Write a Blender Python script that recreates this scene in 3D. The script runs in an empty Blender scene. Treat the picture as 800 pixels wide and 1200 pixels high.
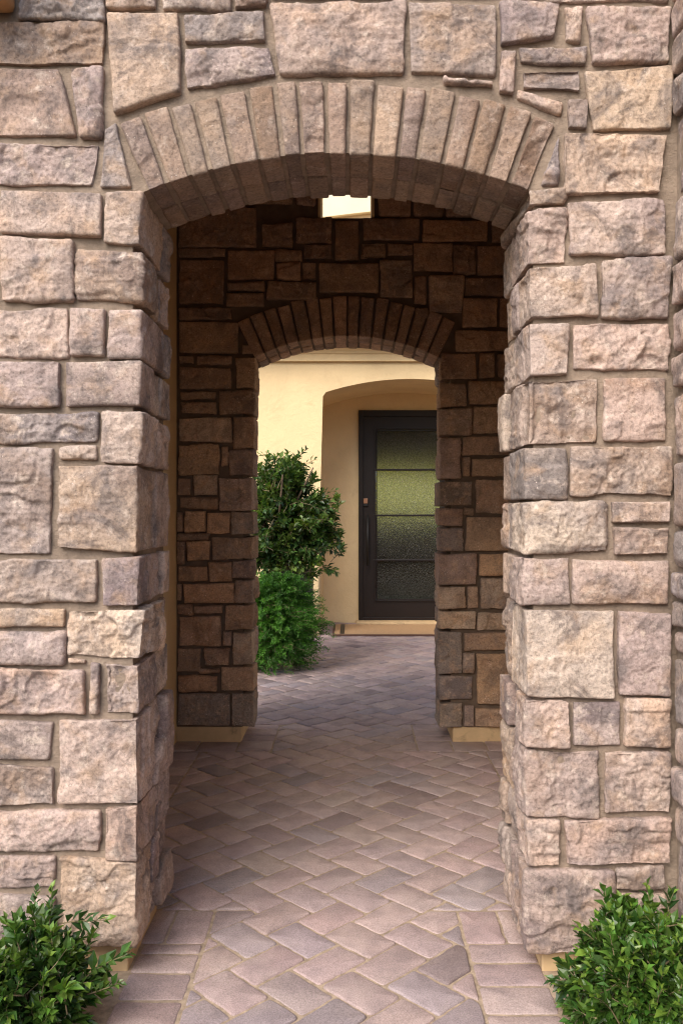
import bpy, bmesh, math, random
import numpy as np
from mathutils import Vector, Matrix

S = bpy.context.scene
C = S.collection
R = math.radians

# ------------------------------------------------------------------ camera
F, X0, YH, H = 980.0, 414.0, 600.0, 1.36          # focal length in photo pixels, vanishing point, eye height
cam_d = bpy.data.cameras.new("camera")
cam = bpy.data.objects.new("camera", cam_d)
C.objects.link(cam)
cam.location = (0, 0, H)
cam.rotation_euler = (R(90), 0, 0)
cam_d.sensor_fit = 'VERTICAL'
cam_d.sensor_height = 36.0
cam_d.lens = F / 1200 * 36.0
cam_d.shift_x = -(X0 - 400) / 1200
cam_d.shift_y = 0.0
cam_d.clip_end = 1000
S.camera = cam

# ------------------------------------------------------------------ sky, sun, exposure
SUN_EL, SUN_AZ = 43.0, -30.0       # azimuth measured from behind the camera, negative = camera left
w = bpy.data.worlds.new("World")
S.world = w
w.use_nodes = True
wn = w.node_tree.nodes
sky = wn.new('ShaderNodeTexSky')
sky.sky_type = 'NISHITA'
sky.sun_disc = False
sky.sun_elevation = R(SUN_EL)
# direction to the sun
az = R(SUN_AZ)
sd = Vector((math.sin(az) * math.cos(R(SUN_EL)), -math.cos(az) * math.cos(R(SUN_EL)), math.sin(R(SUN_EL))))
sky.sun_rotation = math.atan2(sd.x, sd.y)
sky.air_density = 1.0
sky.dust_density = 3.0
sky.ozone_density = 0.6
wn['Background'].inputs['Strength'].default_value = 0.10
w.node_tree.links.new(sky.outputs[0], wn['Background'].inputs[0])
sl = bpy.data.lights.new("sun", 'SUN')
sl.energy = 1.6
sl.angle = R(48)
sl.color = (1.0, 0.93, 0.84)
so = bpy.data.objects.new("sun", sl)
C.objects.link(so)
so.rotation_euler = sd.to_track_quat('Z', 'Y').to_euler()
so.location = sd * 20
S.view_settings.view_transform = 'Standard'
S.view_settings.look = 'None'
S.view_settings.exposure = 1.25
S.view_settings.gamma = 1
S.view_settings.use_curve_mapping = False
S.cycles.use_denoising = True
S.cycles.max_bounces = 10
S.cycles.diffuse_bounces = 6
S.cycles.caustics_reflective = False
S.cycles.caustics_refractive = False
S.cycles.filter_width = 1.15
S.cycles.sample_clamp_indirect = 6

rng = np.random.default_rng(11)
random.seed(5)

# ------------------------------------------------------------------ helpers
def link(o, parent=None):
    C.objects.link(o)
    if parent is not None:
        o.parent = parent
    return o

def thing(name, label, cat, loc=(0, 0, 0), group=None):
    o = bpy.data.objects.new(name, None)
    o.empty_display_size = 0.1
    o.location = loc
    C.objects.link(o)
    o['label'] = label
    o['category'] = cat
    if group: o['group'] = group
    return o

def tag(o, label, cat, group=None):
    o['label'] = label; o['category'] = cat
    if group: o['group'] = group
    return o

def mesh_np(name, V, faces, mat, parent=None, tint=None, smooth=True):
    """V (n,3) world coordinates; faces list of int arrays (m,k); one mesh object."""
    me = bpy.data.meshes.new(name)
    V = np.asarray(V, dtype=np.float32)
    if parent is not None:
        V = V - np.array(parent_world(parent), dtype=np.float32)
    loops = np.concatenate([f.ravel() for f in faces]).astype(np.int32)
    tot = np.concatenate([np.full(len(f), f.shape[1], dtype=np.int32) for f in faces])
    start = np.concatenate([[0], np.cumsum(tot)[:-1]]).astype(np.int32)
    me.vertices.add(len(V)); me.vertices.foreach_set('co', V.ravel())
    me.loops.add(len(loops)); me.loops.foreach_set('vertex_index', loops)
    me.polygons.add(len(tot)); me.polygons.foreach_set('loop_start', start)
    me.polygons.foreach_set('loop_total', tot)
    me.update(calc_edges=True)
    me.validate()
    me.polygons.foreach_set('use_smooth', np.full(len(me.polygons), bool(smooth)))
    if tint is not None:
        at = me.color_attributes.new('tint', 'FLOAT_COLOR', 'POINT')
        a = np.ones((len(V), 4), dtype=np.float32); a[:, :3] = tint
        at.data.foreach_set('color', a.ravel())
    me.materials.append(mat)
    o = bpy.data.objects.new(name, me)
    return link(o, parent)

def parent_world(o):
    p = Vector((0, 0, 0))
    while o is not None:
        p = p + o.location
        o = o.parent
    return p

def bm_obj(name, bm, mat, parent=None, smooth=False):
    me = bpy.data.meshes.new(name)
    if parent is not None:
        bmesh.ops.translate(bm, verts=bm.verts, vec=-parent_world(parent))
    bmesh.ops.recalc_face_normals(bm, faces=bm.faces)
    bm.to_mesh(me); bm.free()
    if smooth:
        for p in me.polygons: p.use_smooth = True
    me.materials.append(mat)
    return link(bpy.data.objects.new(name, me), parent)

def add_box(bm, x0, x1, y0, y1, z0, z1, bevel=0.0, seg=2):
    r = bmesh.ops.create_cube(bm, size=1.0)
    vs = r['verts']
    bmesh.ops.scale(bm, verts=vs, vec=(x1 - x0, y1 - y0, z1 - z0))
    bmesh.ops.translate(bm, verts=vs, vec=((x0 + x1) / 2, (y0 + y1) / 2, (z0 + z1) / 2))
    if bevel > 0:
        es = list({e for v in vs for e in v.link_edges})
        bmesh.ops.bevel(bm, geom=es, offset=bevel, segments=seg, affect='EDGES', profile=0.5)

def add_prism(bm, pts, y0, y1):
    """extrude an XZ outline from y0 to y1"""
    a = [bm.verts.new((p[0], y0, p[1])) for p in pts]
    b = [bm.verts.new((p[0], y1, p[1])) for p in pts]
    n = len(pts)
    fr = bm.faces.new(a)
    bm.faces.new(list(reversed(b)))
    for i in range(n):
        bm.faces.new((a[i], b[i], b[(i + 1) % n], a[(i + 1) % n]))
    return fr, a

def add_tube(bm, pts, radii, n=8):
    rings = []
    pts = [Vector(p) for p in pts]
    for i, p in enumerate(pts):
        d = (pts[min(i + 1, len(pts) - 1)] - pts[max(i - 1, 0)]).normalized()
        u = d.orthogonal().normalized(); v = d.cross(u)
        rings.append([bm.verts.new(p + (u * math.cos(2 * math.pi * k / n) + v * math.sin(2 * math.pi * k / n)) * radii[i]) for k in range(n)])
    for i in range(len(rings) - 1):
        for k in range(n):
            try: bm.faces.new((rings[i][k], rings[i][(k + 1) % n], rings[i + 1][(k + 1) % n], rings[i + 1][k]))
            except ValueError: pass
    bm.faces.new(list(reversed(rings[0]))); bm.faces.new(rings[-1])

# ------------------------------------------------------------------ numpy noise
def _h(ix, iy, iz, seed):
    x = (ix.astype(np.int64) * 374761393 + iy.astype(np.int64) * 668265263 + iz.astype(np.int64) * 2147483647 * 3 + seed * 1274126177) & 0xffffffff
    x = ((x ^ (x >> 13)) * 1274126177) & 0xffffffff
    x = ((x ^ (x >> 16)) * 2246822519) & 0xffffffff
    x = x ^ (x >> 15)
    return (x & 0xffffff).astype(np.float64) / 0xffffff

def vnoise(p, seed=0):
    i = np.floor(p).astype(np.int64); f = p - i
    f = f * f * f * (f * (f * 6 - 15) + 10)
    x, y, z = i[:, 0], i[:, 1], i[:, 2]
    c = [[[_h(x + a, y + b, z + d, seed) for d in (0, 1)] for b in (0, 1)] for a in (0, 1)]
    fx, fy, fz = f[:, 0], f[:, 1], f[:, 2]
    l = lambda a, b, t: a + (b - a) * t
    return l(l(l(c[0][0][0], c[0][0][1], fz), l(c[0][1][0], c[0][1][1], fz), fy),
             l(l(c[1][0][0], c[1][0][1], fz), l(c[1][1][0], c[1][1][1], fz), fy), fx) * 2 - 1

def fbm(p, oct=3, seed=0):
    s = 0; a = 1.0
    for k in range(oct):
        s = s + a * vnoise(p * (2.03 ** k) + 17.3 * k, seed + k); a *= 0.5
    return s

# ------------------------------------------------------------------ materials
def new_mat(name):
    m = bpy.data.materials.new(name); m.use_nodes = True
    nt = m.node_tree
    return m, nt, nt.nodes, nt.links, nt.nodes['Principled BSDF']

def noise(N, L, vec, scale, detail=6, rough=0.6, dist=0.0):
    n = N.new('ShaderNodeTexNoise')
    n.inputs['Scale'].default_value = scale; n.inputs['Detail'].default_value = detail
    n.inputs['Roughness'].default_value = rough; n.inputs['Distortion'].default_value = dist
    L.new(vec, n.inputs['Vector'])
    return n.outputs['Fac']

def ramp(N, L, src, stops):
    r = N.new('ShaderNodeValToRGB')
    e = r.color_ramp.elements
    while len(e) < len(stops): e.new(0.5)
    for i, (p, c) in enumerate(stops):
        e[i].position = p
        e[i].color = (c, c, c, 1) if not isinstance(c, tuple) else (*c, 1)
    L.new(src, r.inputs[0])
    return r.outputs[0]

def mixc(N, L, fac, a, b, mode='MIX'):
    m = N.new('ShaderNodeMix'); m.data_type = 'RGBA'; m.blend_type = mode
    for sock, v in ((m.inputs['Factor'], fac), (m.inputs['A'] if False else m.inputs[6], a), (m.inputs[7], b)):
        if hasattr(v, 'is_linked'): L.new(v, sock)
        elif isinstance(v, tuple): sock.default_value = (*v, 1)
        else: sock.default_value = v
    return m.outputs[2]

def bump(N, L, height, strength, dist, prev=None):
    b = N.new('ShaderNodeBump'); b.inputs['Strength'].default_value = strength; b.inputs['Distance'].default_value = dist
    L.new(height, b.inputs['Height'])
    if prev is not None: L.new(prev, b.inputs['Normal'])
    return b.outputs[0]

def objcoord(N):
    return N.new('ShaderNodeNewGeometry').outputs['Position']

def tint_node(N):
    a = N.new('ShaderNodeVertexColor'); a.layer_name = 'tint'; return a.outputs[0]

def stone_material(name, warm=(0.44, 0.30, 0.20), grey=(0.17, 0.145, 0.14), pale=(0.60, 0.50, 0.43), amt=1.0, gain=1.0):
    m, nt, N, L, B = new_mat(name)
    P = objcoord(N); T = tint_node(N)
    n1 = noise(N, L, P, 9, 5, 0.6, 0.6)
    c = mixc(N, L, ramp(N, L, n1, [(0.47, 0.0), (0.66, 0.8 * amt)]), T, grey)
    n2 = noise(N, L, P, 13, 4, 0.55, 0.4)
    c = mixc(N, L, ramp(N, L, n2, [(0.52, 0.0), (0.72, 0.6 * amt)]), c, warm)
    n3 = noise(N, L, P, 21, 6, 0.65, 0.3)
    c = mixc(N, L, ramp(N, L, n3, [(0.55, 0.0), (0.70, 0.8 * amt)]), c, pale)
    n4 = noise(N, L, P, 110, 5, 0.75)
    c = mixc(N, L, 1.0, c, ramp(N, L, n4, [(0.3, 0.50), (0.48, 1.0), (0.72, 1.35)]), 'MULTIPLY')
    n5 = noise(N, L, P, 5.5, 7, 0.72, 1.2)
    c = mixc(N, L, ramp(N, L, n5, [(0.54, 0.0), (0.66, 0.7 * amt)]), c, (0.12, 0.097, 0.092))
    v = N.new('ShaderNodeTexVoronoi'); v.inputs['Scale'].default_value = 95; L.new(P, v.inputs['Vector'])
    spk = N.new('ShaderNodeMath'); spk.operation = 'MULTIPLY'
    L.new(ramp(N, L, v.outputs['Distance'], [(0.10, 1.0), (0.2, 0.0)]), spk.inputs[0])
    L.new(ramp(N, L, noise(N, L, P, 14, 2), [(0.55, 0.0), (0.66, 0.8)]), spk.inputs[1])
    c = mixc(N, L, spk.outputs[0], c, (0.72, 0.64, 0.58))
    if gain != 1.0:
        c = mixc(N, L, 1.0, c, (gain, gain, gain), 'MULTIPLY')
    L.new(c, B.inputs['Base Color'])
    B.inputs['Roughness'].default_value = 0.88
    B.inputs['Specular IOR Level'].default_value = 0.25
    nn = noise(N, L, P, 42, 8, 0.7)
    nn.node.noise_type = 'RIDGED_MULTIFRACTAL' if hasattr(nn.node, 'noise_type') else nn.node.noise_type
    b0 = bump(N, L, nn, 0.5, 0.004)
    b1 = bump(N, L, noise(N, L, P, 75, 9, 0.75), 0.9, 0.007, b0)
    b2 = bump(N, L, noise(N, L, P, 260, 3, 0.6), 0.6, 0.002, b1)
    L.new(b2, B.inputs['Normal'])
    return m

def simple(name, col, rough=0.6, var=0.15, scale=12, bstr=0.2, bscale=80, bdist=0.003, metal=0.0, spec=0.5, stain=None):
    m, nt, N, L, B = new_mat(name)
    P = objcoord(N)
    lo = tuple(x * (1 - var) for x in col); hi = tuple(min(1, x * (1 + var)) for x in col)
    c = mixc(N, L, ramp(N, L, noise(N, L, P, scale, 6, 0.6), [(0.3, 0.0), (0.7, 1.0)]), lo, hi)
    if stain:
        c = mixc(N, L, ramp(N, L, noise(N, L, P, stain[1], 7, 0.7, 1.0), [(0.55, 0.0), (0.75, stain[2])]), c, stain[0])
    L.new(c, B.inputs['Base Color'])
    B.inputs['Roughness'].default_value = rough
    B.inputs['Metallic'].default_value = metal
    B.inputs['Specular IOR Level'].default_value = spec
    if bstr > 0:
        L.new(bump(N, L, noise(N, L, P, bscale, 6, 0.65), bstr, bdist), B.inputs['Normal'])
    return m

M_STONE = stone_material("fieldstone")
M_STONE2 = stone_material("shaded_fieldstone", warm=(0.32, 0.195, 0.115), grey=(0.10, 0.075, 0.06), pale=(0.34, 0.24, 0.17), amt=0.7, gain=1.85)  # same fieldstone, with passage shade and warm bounce put into its colour
M_BRICK = stone_material("arch_brick", amt=0.55)
M_MORTAR = simple("mortar", (0.285, 0.222, 0.172), 0.95, 0.28, 18, 1.0, 110, 0.007)
M_MORTAR2 = simple("shaded_mortar", (0.14, 0.10, 0.072), 0.95, 0.22, 18, 0.7, 170, 0.004)  # same mortar, coloured darker for the shade of the passage
M_STUCCO = simple("cream_stucco", (0.73, 0.56, 0.325), 0.85, 0.08, 2.2, 0.6, 28, 0.010, spec=0.25, stain=((0.56, 0.39, 0.22), 2.4, 0.6))
M_PLINTH = simple("plinth_stucco", (0.62, 0.45, 0.26), 0.85, 0.12, 9, 0.35, 70, 0.004, spec=0.2, stain=((0.20, 0.145, 0.10), 9.0, 0.9))
M_SOIL = simple("soil", (0.10, 0.07, 0.05), 0.95, 0.4, 30, 1.0, 60, 0.02)
M_SAND = simple("joint_sand", (0.34, 0.265, 0.195), 0.95, 0.35, 40, 0.6, 200, 0.003)
M_IRON = simple("bronze_iron", (0.016, 0.011, 0.010), 0.42, 0.15, 5, 0.05, 120, 0.001, metal=0.0, spec=0.3)
M_BLACK = simple("black_metal", (0.008, 0.008, 0.009), 0.45, 0.1, 5, 0.0)
M_COPPER = simple("copper_plate", (0.45, 0.24, 0.15), 0.35, 0.1, 20, 0.0, metal=0.8)
M_BARK = simple("bark", (0.13, 0.09, 0.06), 0.9, 0.3, 30, 0.6, 60, 0.006)
M_TWIG = simple("twig", (0.24, 0.19, 0.11), 0.8, 0.3, 30, 0.2, 90, 0.003)
M_MAT = simple("coir", (0.40, 0.25, 0.13), 0.95, 0.15, 60, 0.7, 400, 0.004)
M_MATB = simple("coir_border", (0.11, 0.055, 0.04), 0.95, 0.2, 60, 0.6, 400, 0.004)
M_WOOD = simple("beam_wood", (0.42, 0.23, 0.10), 0.7, 0.25, 14, 0.3, 40, 0.004)
M_TILE = simple("room_tile", (0.34, 0.40, 0.48), 0.3, 0.15, 5, 0.0)
M_CEIL = simple("room_ceiling", (0.42, 0.28, 0.16), 0.8, 0.1, 5, 0.0)
M_DARK = simple("dark_upholstery", (0.03, 0.026, 0.022), 0.9, 0.2, 8, 0.0)

def paver_material():
    m, nt, N, L, B = new_mat("pavers")
    P = objcoord(N); T = tint_node(N)
    c = mixc(N, L, ramp(N, L, noise(N, L, P, 11, 5, 0.6), [(0.4, 0.0), (0.72, 0.5)]), T, (0.19, 0.155, 0.165))
    c = mixc(N, L, ramp(N, L, noise(N, L, P, 4, 5, 0.6, 0.5), [(0.50, 0.0), (0.74, 0.55)]), c, (0.47, 0.385, 0.355))
    c = mixc(N, L, ramp(N, L, noise(N, L, P, 2.2, 7, 0.72, 1.0), [(0.52, 0.0), (0.70, 0.45)]), c, (0.17, 0.13, 0.125))
    c = mixc(N, L, 1.0, c, ramp(N, L, noise(N, L, P, 230, 3, 0.7), [(0.28, 0.6), (0.5, 1.0), (0.75, 1.35)]), 'MULTIPLY')
    L.new(c, B.inputs['Base Color'])
    B.inputs['Roughness'].default_value = 0.72
    B.inputs['Specular IOR Level'].default_value = 0.35
    b1 = bump(N, L, noise(N, L, P, 45, 6, 0.7), 0.3, 0.004)
    L.new(bump(N, L, noise(N, L, P, 330, 3, 0.6), 0.4, 0.0012, b1), B.inputs['Normal'])
    return m
M_PAVER = paver_material()

def leaf_material(name, rough=0.35, trans=0.25):
    m, nt, N, L, B = new_mat(name)
    T = tint_node(N)
    c = mixc(N, L, 1.0, T, ramp(N, L, noise(N, L, objcoord(N), 25, 3), [(0.3, 0.75), (0.7, 1.2)]), 'MULTIPLY')
    L.new(c, B.inputs['Base Color'])
    B.inputs['Roughness'].default_value = rough
    B.inputs['Specular IOR Level'].default_value = 0.5
    tr = N.new('ShaderNodeBsdfTranslucent')
    L.new(mixc(N, L, 1.0, c, (1.3, 1.5, 0.5), 'MULTIPLY'), tr.inputs['Color'])
    mx = N.new('ShaderNodeMixShader'); mx.inputs[0].default_value = trans
    L.new(B.outputs[0], mx.inputs[1]); L.new(tr.outputs[0], mx.inputs[2])
    L.new(mx.outputs[0], N['Material Output'].inputs['Surface'])
    return m
M_LEAF = leaf_material("glossy_leaf", 0.32, 0.22)
M_FERN = leaf_material("fern_leaf", 0.55, 0.3)

def glass_material():
    m, nt, N, L, B = new_mat("rain_glass")
    P = objcoord(N)
    mp = N.new('ShaderNodeMapping'); mp.inputs['Scale'].default_value = (1, 1, 0.6); L.new(P, mp.inputs['Vector'])
    N.remove(B)
    rf = N.new('ShaderNodeBsdfRefraction'); L.new(ramp(N, L, noise(N, L, mp.outputs[0], 85, 3, 0.6), [(0.35, (0.72, 0.73, 0.60)), (0.62, (1.0, 1.0, 0.86))]), rf.inputs['Color'])
    rf.inputs['Roughness'].default_value = 0.06; rf.inputs['IOR'].default_value = 1.12
    gl = N.new('ShaderNodeBsdfGlossy'); gl.inputs['Roughness'].default_value = 0.15
    nb = bump(N, L, noise(N, L, mp.outputs[0], 60, 4, 0.7, 0.5), 1.0, 0.016)
    L.new(nb, rf.inputs['Normal']); L.new(nb, gl.inputs['Normal'])
    mx = N.new('ShaderNodeMixShader'); mx.inputs[0].default_value = 0.035
    L.new(rf.outputs[0], mx.inputs[1]); L.new(gl.outputs[0], mx.inputs[2])
    L.new(mx.outputs[0], N['Material Output'].inputs['Surface'])
    return m
M_GLASS = glass_material()

# ------------------------------------------------------------------ stone builder
class Bag:
    def __init__(self): self.V = []; self.Fq = []; self.T = []; self.n = 0
    def add(self, V, Fq, tint):
        self.V.append(V); self.Fq.append(Fq + self.n); self.n += len(V)
        self.T.append(tint if getattr(tint, 'ndim', 1) == 2 else np.tile(np.asarray(tint, dtype=np.float32), (len(V), 1)))
    def build(self, name, mat, parent, smooth=True):
        return mesh_np(name, np.concatenate(self.V), [np.concatenate(self.Fq)], mat, parent, np.concatenate(self.T), smooth)

def box_grid(nu, nv, nw):
    """surface grid of a box without its back (w=1) : integer coords and quads wound outward for a right-handed (u,v,-w)"""
    G = []; Q = []
    off = 0
    def face(a, b, fn, flip):
        nonlocal off
        A, Bm = np.meshgrid(np.arange(a + 1), np.arange(b + 1), indexing='ij')
        G.append(fn(A.ravel(), Bm.ravel()))
        idx = (np.arange(a)[:, None] * (b + 1) + np.arange(b)[None, :]).ravel() + off
        q = np.stack([idx, idx + (b + 1), idx + (b + 2), idx + 1], 1)
        if flip: q = q[:, ::-1]
        Q.append(q); off += (a + 1) * (b + 1)
    st = lambda a, b, c: np.stack([a, b, c], 1)
    z = lambda a, k: np.full_like(a, k)
    face(nu, nv, lambda a, b: st(a, b, z(a, 0)), False)     # front
    face(nv, nw, lambda a, b: st(z(a, 0), a, b), False)     # u=0
    face(nv, nw, lambda a, b: st(z(a, nu), a, b), True)     # u=1
    face(nu, nw, lambda a, b: st(a, z(a, 0), b), True)      # v=0
    face(nu, nw, lambda a, b: st(a, z(a, nv), b), False)    # v=1
    G = np.concatenate(G); Q = np.concatenate(Q)
    key = (G[:, 0] * 100003 + G[:, 1]) * 1009 + G[:, 2]
    _, first, inv = np.unique(key, return_index=True, return_inverse=True)
    return G[first], inv.reshape(-1)[Q]

def stone(bag, quad, frame, front, depth, res, tint, r=0.012, amp=1.0, quoin=False, pillow=0.005, wob=1.0):
    """quad: 4 (u,v) points in order bottom-left, bottom-right, top-right, top-left; frame: (eu, ev, ew, origin)
       front: position of the face along ew (outward is -ew)"""
    q = np.array(quad, dtype=float)
    Lu = (np.linalg.norm(q[1] - q[0]) + np.linalg.norm(q[2] - q[3])) / 2
    Lv = (np.linalg.norm(q[3] - q[0]) + np.linalg.norm(q[2] - q[1])) / 2
    nu = max(4, int(round(Lu / res))); nv = max(4, int(round(Lv / res))); nw = max(3, int(round(depth / (res if quoin else res * 1.5))))
    G, Q = box_grid(nu, nv, nw)
    g = G / np.array([nu, nv, nw], dtype=float)
    m = g * np.array([Lu, Lv, depth])
    r = min(r, Lu * 0.3, Lv * 0.3)
    lo = np.array([r, r, r]); hi = np.array([Lu - r, Lv - r, depth - r if quoin else depth])
    c = np.minimum(np.maximum(m, lo), hi)
    d = m - c
    ln = np.linalg.norm(d, axis=1, keepdims=True)
    nd = np.where(ln > 1e-9, d / np.maximum(ln, 1e-9), 0)
    m2 = np.where(ln > 1e-9, c + nd * r, m)
    gu = (m2[:, 0] / Lu)[:, None]; gv = (m2[:, 1] / Lv)[:, None]
    uv = (q[0] * (1 - gu) * (1 - gv) + q[1] * gu * (1 - gv) + q[2] * gu * gv + q[3] * (1 - gu) * gv)
    eu, ev, ew, org = [np.array(a, dtype=float) for a in frame]
    P = org + uv[:, :1] * eu + uv[:, 1:] * ev + (front + m2[:, 2])[:, None] * ew
    nrm = nd[:, :1] * eu + nd[:, 1:2] * ev + nd[:, 2:] * ew
    off = rng.uniform(-50, 50, 3)
    p = P * rng.uniform(0.62, 1.35) + off
    amp = amp * rng.uniform(0.55, 1.3)
    fr = np.clip(-nd[:, 2], 0, 1)
    D = 0.0050 * fbm(p * 7.5, 2, 1)
    # broken ledges
    t = (vnoise(p * 5.5, 9) + 0.35 * vnoise(p * 15, 10)) * 1.7
    fl = np.floor(t); ft = t - fl
    D += 0.0080 * (fl + np.clip((ft - 0.86) / 0.14, 0, 1))
    # chisel facets: warped ridges at several sizes
    pw = p + 0.012 * np.stack([vnoise(p * 30, 51), vnoise(p * 30, 52), vnoise(p * 30, 53)], 1)
    rd = 1 - np.abs(vnoise(pw * 15, 3)); D += 0.0060 * (rd - 0.6)
    rd = 1 - np.abs(vnoise(pw * 31, 4)); D += 0.0060 * (rd - 0.6)
    rd = 1 - np.abs(vnoise(p * 66, 8)); D += 0.0034 * (rd - 0.6)
    D += 0.0018 * vnoise(p * 130, 5)
    bul = (1 - (2 * g[:, 0] - 1) ** 4) * (1 - (2 * g[:, 1] - 1) ** 4)
    side = 1 - fr
    sw = 0.35 + (0.5 * np.abs(nd[:, 0]) ** 4 if quoin and pillow > 0.004 else 0)
    Dtot = amp * D * (sw * side + fr * (0.5 + 0.5 * bul)) + pillow * bul * fr
    P = P + nrm * Dtot[:, None]
    # wandering outline
    wv = np.stack([fbm(p * 9, 2, 21), fbm(p * 9, 2, 22)], 1) * 0.0036 * wob
    P = P + wv[:, :1] * eu + wv[:, 1:] * ev
    if np.dot(np.cross(eu, ev), -ew) < 0: Q = Q[:, ::-1]
    # two-tone patches inside a stone
    k = np.clip((vnoise(P * 6 + off, 31) + 0.5 * vnoise(P * 17 + off, 32)) * 1.6, 0, 1)[:, None]
    tt = np.asarray(tint)[None, :] * (1 - k) + (np.asarray(tint) * [np.array([0.66, 0.66, 0.71]), np.array([0.74, 0.68, 0.62]), np.array([1.18, 1.17, 1.14]), np.array([1.06, 0.98, 0.88])][rng.integers(4)])[None, :] * k
    bag.add(P, Q, tt.astype(np.float32))

TINT = {'p': (0.485, 0.378, 0.328), 'g': (0.305, 0.260, 0.250), 'o': (0.490, 0.374, 0.295), 'c': (0.560, 0.456, 0.390),
        'b': (0.350, 0.266, 0.222), 'm': (0.400, 0.322, 0.293)}
def jit(c, s=0.10):
    k = 1 + rng.uniform(-1.5 * s, 1.3 * s); return tuple(np.clip(np.array(c) * k * (1 + rng.uniform(-0.018, 0.018, 3)), 0.02, 0.85))
def pick(keys='ppmmbbgoc'):
    return jit(TINT[keys[rng.integers(len(keys))]])
TINT2 = {'p': (0.235, 0.160, 0.112), 'g': (0.160, 0.132, 0.116), 'o': (0.29, 0.188, 0.120), 'c': (0.27, 0.208, 0.160), 'b': (0.190, 0.132, 0.096), 'm': (0.205, 0.152, 0.126)}  # fieldstone tints with the passage shade mixed in
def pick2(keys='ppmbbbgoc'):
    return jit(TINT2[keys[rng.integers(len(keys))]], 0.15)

def px2(pt, Y):
    return ((pt[0] - X0) * Y / F, H + (YH - pt[1]) * Y / F)
def quad_px(tl, tr, br, bl, Y):
    return [px2(bl, Y), px2(br, Y), px2(tr, Y), px2(tl, Y)]

XZ = lambda: ((1, 0, 0), (0, 0, 1), (0, 1, 0), (0, 0, 0))                 # wall facing the camera
JL = lambda x: ((0, 1, 0), (0, 0, 1), (-1, 0, 0), (x, 0, 0))              # face looking right (+X)
JR = lambda x: ((0, 1, 0), (0, 0, 1), (1, 0, 0), (x, 0, 0))               # face looking left (-X)

def courses(x0, x1, z0, z1, hmin=0.09, hmax=0.2, wmin=0.13, wmax=0.34, gap=0.014):
    out = []; z = z0
    while z < z1 - 0.03:
        h = rng.uniform(hmin, hmax)
        if z1 - z - h < hmin * 0.8: h = z1 - z
        x = x0
        while x < x1 - 0.02:
            ww = rng.uniform(wmin, wmax)
            if x1 - x - ww < wmin * 0.7: ww = x1 - x
            if h > 0.15 and rng.random() < 0.3:
                hm = h * rng.uniform(0.4, 0.6)
                rs = [(z, z + hm), (z + hm, z + h)]
            else: rs = [(z, z + h)]
            for a, b in rs:
                j = lambda: rng.uniform(-0.006, 0.006)
                out.append([(x + gap / 2 + j(), a + gap / 2 + j()), (x + ww - gap / 2 + j(), a + gap / 2 + j()),
                            (x + ww - gap / 2 + j(), b - gap / 2 + j()), (x + gap / 2 + j(), b - gap / 2 + j())])
            x += ww
        z += h
    return out

# ================================================================== ground, paving
def sheet(name, x0, x1, y0, y1, z, mat, n=1):
    bm = bmesh.new()
    bmesh.ops.create_grid(bm, x_segments=n, y_segments=n, size=0.5)
    bmesh.ops.scale(bm, verts=bm.verts, vec=(x1 - x0, y1 - y0, 1))
    bmesh.ops.translate(bm, verts=bm.verts, vec=((x0 + x1) / 2, (y0 + y1) / 2, z))
    o = bm_obj(name, bm, mat); o['kind'] = 'structure'; return o
sheet('ground', -150, 150, -150, 150, -0.035, M_SOIL)
sheet('path_bed', -3.6, 3.6, 0.2, 10.4, -0.0055, M_SAND)

def clip(poly, x0, x1, y0, y1):
    def cut(p, ax, lim, keep_less):
        out = []
        for i in range(len(p)):
            a, b = p[i], p[(i + 1) % len(p)]
            ia = (a[ax] <= lim) if keep_less else (a[ax] >= lim)
            ib = (b[ax] <= lim) if keep_less else (b[ax] >= lim)
            if ia: out.append(a)
            if ia != ib:
                t = (lim - a[ax]) / (b[ax] - a[ax])
                out.append((a[0] + (b[0] - a[0]) * t, a[1] + (b[1] - a[1]) * t))
        return out
    for ax, lim, kl in ((0, x1, True), (0, x0, False), (1, y1, True), (1, y0, False)):
        if len(poly) < 3: return []
        poly = cut(poly, ax, lim, kl)
    return poly
def area(p):
    return 0.5 * sum(p[i][0] * p[(i + 1) % len(p)][1] - p[(i + 1) % len(p)][0] * p[i][1] for i in range(len(p))) if len(p) > 2 else 0
def inset(poly, d):
    n = len(poly); out = []
    for i in range(n):
        p0, p1, p2 = [np.array(poly[(i + k) % n]) for k in (-1, 0, 1)]
        e1 = p1 - p0; e2 = p2 - p1
        l1, l2 = np.linalg.norm(e1), np.linalg.norm(e2)
        if l1 < 1e-6 or l2 < 1e-6: continue
        n1 = np.array([-e1[1], e1[0]]) / l1; n2 = np.array([-e2[1], e2[0]]) / l2
        den = 1 + n1 @ n2
        if den < 0.15: continue
        out.append(p1 + (n1 + n2) * d / den)
    return out

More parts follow.
